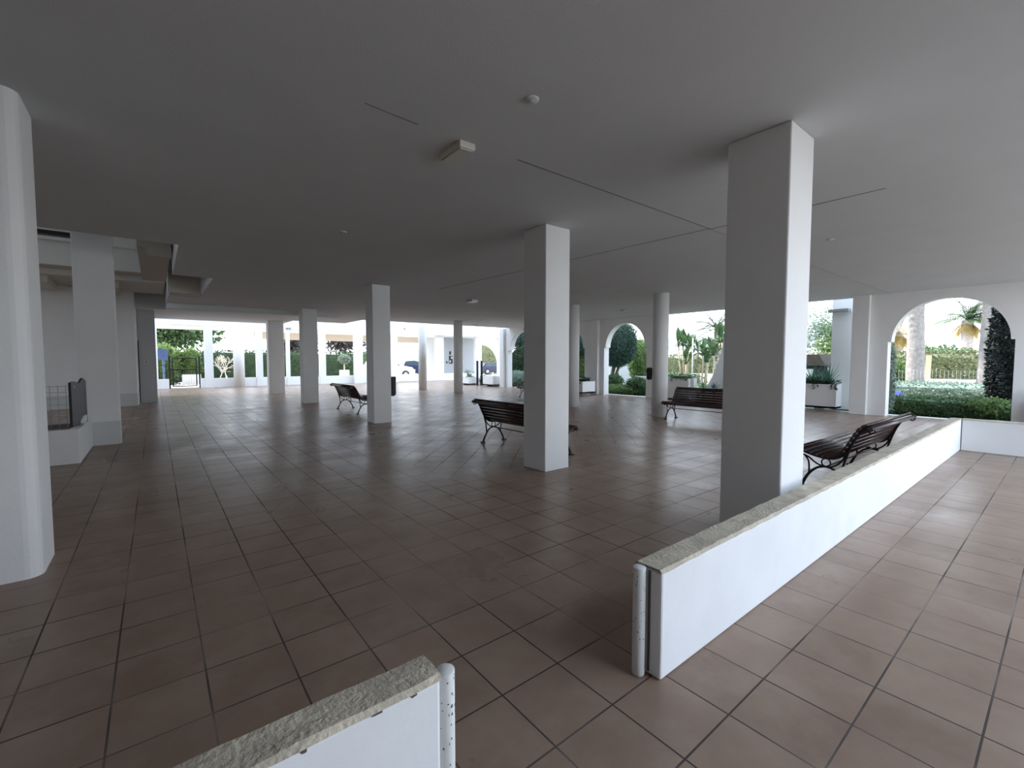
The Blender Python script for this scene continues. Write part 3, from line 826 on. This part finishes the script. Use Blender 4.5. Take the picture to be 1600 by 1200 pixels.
palm('palm_tree', (44, b.y, 0), tuple(tp), .34, .30, 'distant palm with a skirt of dry orange fronds, centred in the wide arch', 54, 2.3, 'leaf_mid', 'leaf_yellow')
for px, py, lb in ((1405, 520, 'distant yellowish palm low at the left of the wide arch'),):
    tp = onx(px, py, 40); palm('palm_tree', (40, tp.y, 0), tuple(tp), .26, .24, lb, 30, 2.4, 'leaf_yellow', 'leaf_yellow')
tp = onx(1468, 545, 38)
shrub('palm_clump', (38, tp.y, tp.z - .35), (.6, 1.3, .45), 130, .32, 'leaf_mid', 'green palm clump just showing over the tall hedge', 'shrub')
c0 = onx(1572, 560, 17.9)
shrub('cypress', (17.9, c0.y, 1.55), (.30, .33, 1.62), 2600, .10, 'leaf_black', 'very dark narrow ivy-clad column at the right side of the wide arch', 'shrub', sq=3.0, lump=.25)
c0 = onx(1387, 570, 16.6)
shrub('climbing_plant', (16.3, onx(1391, 570, 16.3).y, 1.0), (.10, .10, 1.03), 500, .08, 'leaf_pale', 'pale climbing plant against the left jamb of the wide arch')
c0 = onx(1395, 590, 24.5); shrub('shrub', (24.5, c0.y, .9), (.4, .4, .5), 260, .2, 'leaf_bright', 'bright green shrub left of the thick palm trunk')
c0 = onx(1397, 618, 18.0)
t = thing('blue_mound', (18.0, c0.y, 0), 'rounded blue mound in the shrubs at the foot of the wide arch', 'mound')
q = MB(); blob(q, (0, 0, .29), (.26, .26, .27), 0, .1, 1.0, 2.4, .2); q.build('body', M['blue'], t)  # blue mound, only its shape and colour are given
b = onx(1449.5, 590, 28.2)
t = thing('yellow_post', (28.2, b.y, 0), 'pale yellow post before the tall hedge', 'post'); q = MB(); q.box((-.07, -.09, 0), (.07, .09, 1.75)); q.build('shaft', M['yellow'], t)
b = onx(1417, 590, 25.6)
t = thing('handrail', (25.6, b.y, 0), 'small white hooped handrail left of the thick palm trunk', 'handrail'); q = MB()
q.tube([(0, -.18, 0)] + [(0, .0 - .18 * math.cos(R(a)), 1.0 + .18 * math.sin(R(a))) for a in range(0, 181, 20)] + [(0, .18, 0)], .03, 8); q.build('rail', M['far_white'], t)

# --- seen right of the big pillar
t = thing('kiosk', (24.5, 8.2, 0), 'dark roofed hut with pale window, right of the big pillar', 'hut')
ym = onx(1275, 570, 24.5).y; yl = onx(1250, 570, 24.5).y; yr = onx(1290, 570, 24.5).y
t.location = (24.5, ym, 0)
a, b = yl - ym, yr - ym
q = MB(); q.prism([(a, 1.26), (b, 1.26), (b + .28, 1.80), (a - .2, 1.80)], lambda p: Vector((0, p[0], p[1])), lambda p: Vector((2.0, p[0], p[1]))); q.build('roof', M['roof'], t)
q = MB(); q.box((.2, b, 0), (1.8, a, 1.25)); q.build('body', M['black'], t)
q = MB(); q.box((.17, b + .55, .5), (.2, b + 1.05, 1.1)); q.build('window', M['lamp_bright'], t)
c0 = onx(1275, 535, 33); shrub('olive_tree', (35.3, c0.y, 3.4), (1.3, 2.2, 1.7), 900, .26, 'leaf_pale', 'loose pale tree over the dark hut', 'tree', core=.0, stem=[([(35.3, c0.y, 0), (35.3, c0.y, 2.9)], .12)])
c0 = onx(1292, 540, 34.5); shrub('shrub', (34.5, c0.y, 2.0), (.6, .7, 2.0), 420, .22, 'leaf_bright', 'light green shrub left of the tall pale outdoor wall', core=0.0)

# --- seen through the tall opening
hy = onx(1085, 570, 28).y
hedge((28.4, hy, .95), (.5, 4.2, .93), 1800, .16, 'leaf_hedge', 'brownish green hedge behind the lamp post in the courtyard opening')
t = thing('flat_roof_shelter', (36, 20, 0), 'long flat roofed white shelter across the garden', 'shelter')
q = MB(); q.box((-1.5, -8, 3.05), (3, 10, 3.4)); q.box((-1.3, -8, 2.45), (2.6, 10, 2.75)); q.build('roof', M['grey_wall'], t)
for yy in (-6, -2, 2, 6, 9.6): q = MB(); q.box((-.2, yy - .2, 0), (.2, yy + .2, 2.45)); q.build('post', M['far_white'], t)
q = MB(); q.box((-1.2, -8, 2.75), (2.5, 10, 3.05)); q.build('fascia', M['far_white'], t)
b = onx(1081.5, 595, 19)
t = thing('lamp_post', (19, b.y, 0), 'thin white lamp post between the banana plants', 'lamp post'); q = MB(); q.tube([(0, 0, 0), (0, 0, 2.55)], .028, 10); q.build('pole', M['far_white'], t)
q = MB(); q.lathe((0, 0, 2.55), [(.05, 0), (.13, .10), (.14, .16), (.03, .22)], 16); q.build('lantern', M['lamp_bright'], t)
def strelitzia(px, X, h, n, lb, lean=.25, stems=5):
    b = onx(px, 595, X); t = thing('strelitzia', (X, b.y, 0), lb, 'plant', 'tall banana-leaved plants')
    q = MB(); s_ = MB()
    for k in range(stems):
        ox, oy = random.uniform(-.25, .25), random.uniform(-.3, .3); hh = h * random.uniform(.45, .85)
        s_.tube([(ox * .7, oy * .7, 0), (ox * .9, oy, hh * .5), (ox * 1.3, oy * 1.4, hh)], .04, 7)
        for j in range(n * 2):
            az = random.uniform(0, 6.28); el = R(random.uniform(15, 85)); L_ = h * .36 * random.uniform(.6, 1.1)
            d = Vector((math.cos(az) * math.cos(el), math.sin(az) * math.cos(el), math.sin(el)))
            p0 = Vector((ox * 1.3, oy * 1.4, hh)); p1 = p0 + d * L_ * .4
            q.tube([p0, p1], .014, 5)
            si = d.cross(Vector((0, 0, 1))).normalized(); wd = L_ * .12; vs = []
            for i in range(7):
                f = i / 6; w_ = math.sin(math.pi * min(.98, f * .9 + .08)) * wd
                pp = p1 + d * L_ * .75 * f - Vector((0, 0, L_ * .35 * f * f * math.cos(el)))
                vs += [pp - si * w_ , pp - Vector((0, 0, .02)), pp + si * w_]
            q.add(vs, [(3 * i + j_, 3 * i + j_ + 1, 3 * i + j_ + 4, 3 * i + j_ + 3) for i in range(6) for j_ in (0, 1)])
    s_.build('stems', M['pale_bark'], t); q.build('leaves', M['leaf_mid'], t)
strelitzia(1072, 20.5, 2.6, 5, 'banana-leaved plant just left of the thin lamp post')
strelitzia(1096, 21.0, 2.5, 4, 'banana-leaved plant just right of the thin lamp post')
strelitzia(1122, 19.5, 2.9, 6, 'tall banana-leaved plant above the curved white wall')
tp = onx(1120, 515, 24); palm('palm_tree', (24, tp.y, 0), tuple(tp), .16, .12, 'feathery palm rising behind the curved white wall', 22, 1.7, 'leaf_dark')
b = onx(1099, 606, 15.95); yucca((15.95, b.y, 0), .30, 60, .5, 'left one of two yuccas at the foot of the curved white wall')
b = onx(1116, 608, 15.6); yucca((15.6, b.y, 0), .30, 55, .5, 'right one of two yuccas before the curved white wall')
b = onx(1092, 604, 18.5); shrub('shrub', (18.5, b.y, .2), (.6, 1.1, .25), 420, .1, 'leaf_bright', 'low bright shrub between the planter block and the yuccas')
b = onx(1060, 580, 22); shrub('shrub', (22, b.y, .4), (.7, 1.5, .5), 500, .13, 'leaf_mid', 'green shrub mass under the left banana-leaved plant')

# --- third arch
c0 = onx(966, 540, 18.4)
tr = [([(18.4, c0.y + .55, 0), (18.4, c0.y + .40, .7), (18.35, c0.y + .15, 1.4)], .10), ([(18.45, c0.y + .35, 0), (18.4, c0.y + .2, .6), (18.4, c0.y - .1, 1.3)], .07)]
shrub('topiary_tree', (18.4, c0.y, 2.35), (.8, .86, 1.12), 6500, .085, 'leaf_ficus', 'big clipped dark green tree filling the third arch', 'tree', 'clipped trees', sq=2.4, lump=.10, stem=tr)
q = MB(); ya_, yb_ = onx(962, 590, 23).y, onx(990, 590, 23).y; q.box((23, yb_, 0), (23.3, ya_ + 1.5, 1.55)); tag(q.build('garden_wall', M['far_white']), 'bright white garden wall behind the clipped tree', 'wall')
c0 = onx(999, 565, 21); shrub('bushy_tree', (21, c0.y, 1.5), (.6, .55, 1.15), 1400, .13, 'leaf_bright', 'bushy light green tree right of the clipped tree', 'tree')
c0 = onx(960, 600, 16.9); shrub('shrub', (16.9, c0.y, .5), (.35, .42, .36), 700, .08, 'leaf_mid', 'rounded green shrub under the clipped tree')
c0 = onx(965, 612, 16.3); shrub('shrub', (16.3, c0.y, .18), (.3, .95, .22), 1100, .08, 'leaf_bright', 'low bright green ground cover in the third arch')
c0 = onx(997, 607, 16.7); shrub('shrub', (16.7, c0.y, .35), (.4, .55, .38), 1000, .09, 'leaf_mid', 'leafy green shrub at the right foot of the third arch')
c0 = onx(1003, 598, 19); q = MB(); q.box((18.9, c0.y - 1.2, 0), (19.1, c0.y + .35, .72)); tag(q.build('garden_wall', M['far_white']), 'low white wall stub at the right side of the third arch', 'wall')
# --- second arch
c0 = onx(905, 540, 19.5)
shrub('topiary_tree', (19.5, c0.y + .3, 2.7), (.9, 1.0, .95), 2600, .10, 'leaf_ficus', 'clipped blue-green tree top in the second arch', 'tree', 'clipped trees')
shrub('bushy_tree', (20.3, c0.y + .1, 1.2), (.8, .9, 1.2), 1800, .13, 'leaf_bright', 'light green bush under the clipped tree in the second arch', 'tree')
# --- first arch
c0 = onx(822, 525, 19.5)
shrub('topiary_tree', (19.5, c0.y, 3.0), (1.1, 1.5, .85), 2600, .12, 'leaf_ficus', 'blue-green tree crown at the top of the first arch', 'tree', 'clipped trees', core=.6,
      stem=[([(19.5, c0.y - .8, 0), (19.5, c0.y - .5, 1.4), (19.5, c0.y + .4, 2.7)], .10)])
c0 = onx(812, 562, 18.6); shrub('cypress', (18.6, c0.y, 1.35), (.5, .75, .95), 1800, .10, 'leaf_dark', 'dark dense conifer in the first arch', 'tree')
c0 = onx(808, 595, 16.8); shrub('shrub', (16.8, c0.y, .42), (.5, 1.0, .45), 1600, .09, 'leaf_pale', 'grey-green shrub mass at the foot of the first arch')
b = onx(797, 560, 21); q = MB(); q.box((20.9, b.y - .12, 0), (21.1, b.y + .12, 2.6)); tag(q.build('blue_post', M['blue_sign']), 'dark blue post at the left side of the first arch', 'post')
c0 = onx(818, 603, 13.6)


# --- beyond the far wing: hedges, trees, gate, cars
hedge((5.0, 38.5, 1.05), (8.2, .5, 1.15), 2600, .16, 'leaf_dark', 'dark green hedge beyond the far wing on the left')
hedge((14.6, 41.5, 1.10), (1.8, .5, 1.15), 900, .16, 'leaf_mid', 'green hedge beyond the far wing beside the cars')
t = thing('garden_gate', (1.24, 30.1, 0), 'black metal garden gate standing in the far low wall', 'gate')
q = MB()
for x in (-.66, .66):
    q = MB(); q.box((x - .035, -.035, 0), (x + .035, .035, 1.75)); q.build('gate_post', M['black_metal'], t)
q = MB()
for z in (.12, 1.0, 1.62): q.box((-.52, -.02, z - .025), (.52, .02, z + .025))
for x in (-.52, .52): q.box((x - .025, -.02, .1), (x + .025, .02, 1.65))
q.build('leaf_frame', M['black_metal'], t)
q = MB()
for i in range(1, 9): q.tube([(-.52 + 1.04 * i / 9, 0, .12), (-.52 + 1.04 * i / 9, 0, 1.0)], .004, 4)
q.build('wire_infill', M['grey_metal'], t)
q = MB(); q.box((-.62, -.04, .95), (-.5, .04, 1.08)); q.build('lock', M['black'], t)
for xa, xb, lb in ((-.4, .5, 'black railing left of the garden gate'), (1.98, 2.6, 'black railing right of the garden gate')):
    t = thing('railing', (xa, 30.1, .53), lb, 'railing', 'railings on the far low wall')
    q = MB(); L_ = xb - xa
    for i in range(int(L_ / .28) + 1): q.tube([(i * .28, 0, 0), (i * .28, 0, .75)], .016, 5)
    q.tube([(0, 0, .72), (L_, 0, .72)], .016, 5); q.tube([(0, 0, .3), (L_, 0, .3)], .014, 5); q.build('bars', M['black_metal'], t)
for px, lb in ((572, 'left'), ):
    pass
b = ony(256, 585, 33); t = thing('sign_post', (b.x, 33, 0), 'blue panel on a post left of the garden gate', 'sign')
q = MB(); q.tube([(0, 0, 0), (0, 0, 2.2)], .05, 8); q.build('post', M['blue_sign'], t)
q = MB(); q.box((-.32, -.03, 1.55), (.22, .03, 2.15)); q.build('panel', M['blue_sign'], t)
b = ony(262, 530, 40); shrub('garden_tree', (b.x, 40, 3.9), (3.4, 1.5, 1.4), 2200, .34, 'leaf_mid', 'green leafy tree above the garden gate', 'tree', core=.5, stem=[([(b.x, 40, 0), (b.x, 40, 3.2)], .16)])
b = ony(255, 575, 36); shrub('bushy_tree', (b.x, 36, 1.2), (1.0, .8, 1.3), 900, .2, 'leaf_bright', 'light green bush left of the garden gate', 'tree')
b = ony(298, 570, 36.2); shrub('bushy_tree', (b.x, 36.2, 1.15), (.55, .5, 1.15), 800, .16, 'leaf_bright', 'light green conifer seen through the garden gate', 'tree')
b = ony(300, 590, 34.9); q = MB(); q.box((b.x - .5, 34.9, 0), (b.x + .5, 35.1, .62)); tag(q.build('garden_wall', M['far_white']), 'low white block behind the garden gate', 'wall')
b = ony(349, 575, 36.5); t = thing('bare_shrub', (b.x, 36.5, 0), 'pale leafless branches before the dark hedge, right of the gate', 'shrub'); q = MB()
def branch(p, d, l, r, n):
    e = p + d * l; q.tube([p, (p + e) / 2 + rv() * l * .06, e], [r, r * .8, r * .6], 5)
    if n:
        for _ in range(3): branch(e, (d + rv() * .75).normalized(), l * .72, r * .62, n - 1)
for _ in range(4): branch(Vector((random.uniform(-.4, .4), 0, 0)), (Vector((0, 0, 1)) + rv() * .6).normalized(), .75, .04, 3)
q.build('branches', mat('bare_wood', (.75, .66, .55), .9), t)
for px, py, Y, r_, lb in ((536, 536, 42, (2.6, 1, 1.0), 'dark pine branches under the far beige beam'), (456, 540, 42, (1.6, 1, .9), 'dark pine branches right of the farthest square pillar')):
    b = ony(px, py, Y); shrub('pine_tree', (b.x, Y, b.z), r_, 420, .4, 'leaf_purple', lb, 'tree', core=.0, stem=[([(b.x, Y, 0), (b.x + .2, Y, b.z)], .12)])
b = ony(538, 575, 36.4)
t = thing('potted_tree', (b.x, 36.4, 0), 'small round-headed tree in a white box before the far hedge', 'tree')
q = MB(); q.box((-.3, -.3, 0), (.3, .3, .75)); q.build('pot', M['far_white'], t)
q = MB(); q.tube([(0, 0, .7), (0, 0, 1.5)], .05, 6); q.build('trunk', M['pale_bark'], t)
q = MB(); blob(q, (0, 0, 1.62), (.40, .36, .32), 400, .13, .8); q.build('foliage', M['leaf_pale'], t)
def car(x, y, rz, body, lb, L=4.2, hgt=1.45, nose=.0):
    t = thing('car', (x, y, 0), lb, 'car', None, rz)
    k = hgt / 1.45
    prof = [(-L/2, .35), (-L/2, .85 * k), (-L/2 + .25, 1.0 * k), (-L/2 + .55, 1.38 * k), (-.2, hgt), (.45, 1.36 * k), (1.05, .98 * k), (L/2 - .25, .82 * k), (L/2, .62), (L/2, .32), (-L/2 + .1, .25)]
    q = MB(); q.prism(prof, lambda p: Vector((p[0], -.84, p[1])), lambda p: Vector((p[0], .84, p[1]))); q.build('body', body, t, .08, 3)
    for s_, e in ((-1, 'window'), (1, 'window')):
        q = MB(); q.prism([(-L/2 + .55, .98 * k), (-L/2 + .75, 1.30 * k), (-.2, 1.36 * k), (.38, 1.28 * k), (.9, .98 * k)], lambda p: Vector((p[0], s_ * .845, p[1])), lambda p: Vector((p[0], s_ * .855, p[1]))); q.build('side_window', M['glass'], t)
    q = MB(); a = Vector((.50, 0, 1.35 * k)); b_ = Vector((1.04, 0, .99 * k)); nn = Vector((.55, 0, .83)) * .015
    q.add([a + nn + Vector((0, -.68, 0)), b_ + nn + Vector((0, -.74, 0)), b_ + nn + Vector((0, .74, 0)), a + nn + Vector((0, .68, 0))], [(0, 1, 2, 3)]); q.build('windscreen', M['glass_blue'], t)
    for wx in (-L/2 + .8, L/2 - .85):
        for s_ in (-1, 1):
            q = MB(); q.tube([(wx, s_ * .70, .32), (wx, s_ * .88, .32)], .32, 20); w_ = q.build('wheel', M['rubber'], t)
            q = MB(); q.tube([(wx, s_ * .86, .32), (wx, s_ * .895, .32)], .19, 14); q.build('hub_cap', M['grey_metal'], w_)
    for s_ in (-1, 1):
        q = MB(); q.box((L/2 - .03, s_ * .6 - .16, .58), (L/2 + .02, s_ * .6 + .16, .72)); q.build('headlight', M['lamp_bright'], t)
b = ony(627, 580, 37.5); car(b.x - 1.2, 37.6, R(-12), M['car_white'], 'white car parked beyond the far low wall', 4.4, 1.6)
b = ony(661, 575, 38.2); car(b.x + .2, 38.6, R(-75), M['car_dark'], 'dark blue car seen end on between the far columns', 4.2, 1.55)
b = ony(772, 582, 40); car(b.x, 40, R(-10), M['car_dark'], 'dark car beyond the beige arch at the far end', 4.0, 1.3)
b = ony(760, 560, 44); hedge((b.x, 44, 1.7), (2.6, .5, 1.8), 700, .22, 'leaf_hedge', 'green hedge beyond the beige arch')
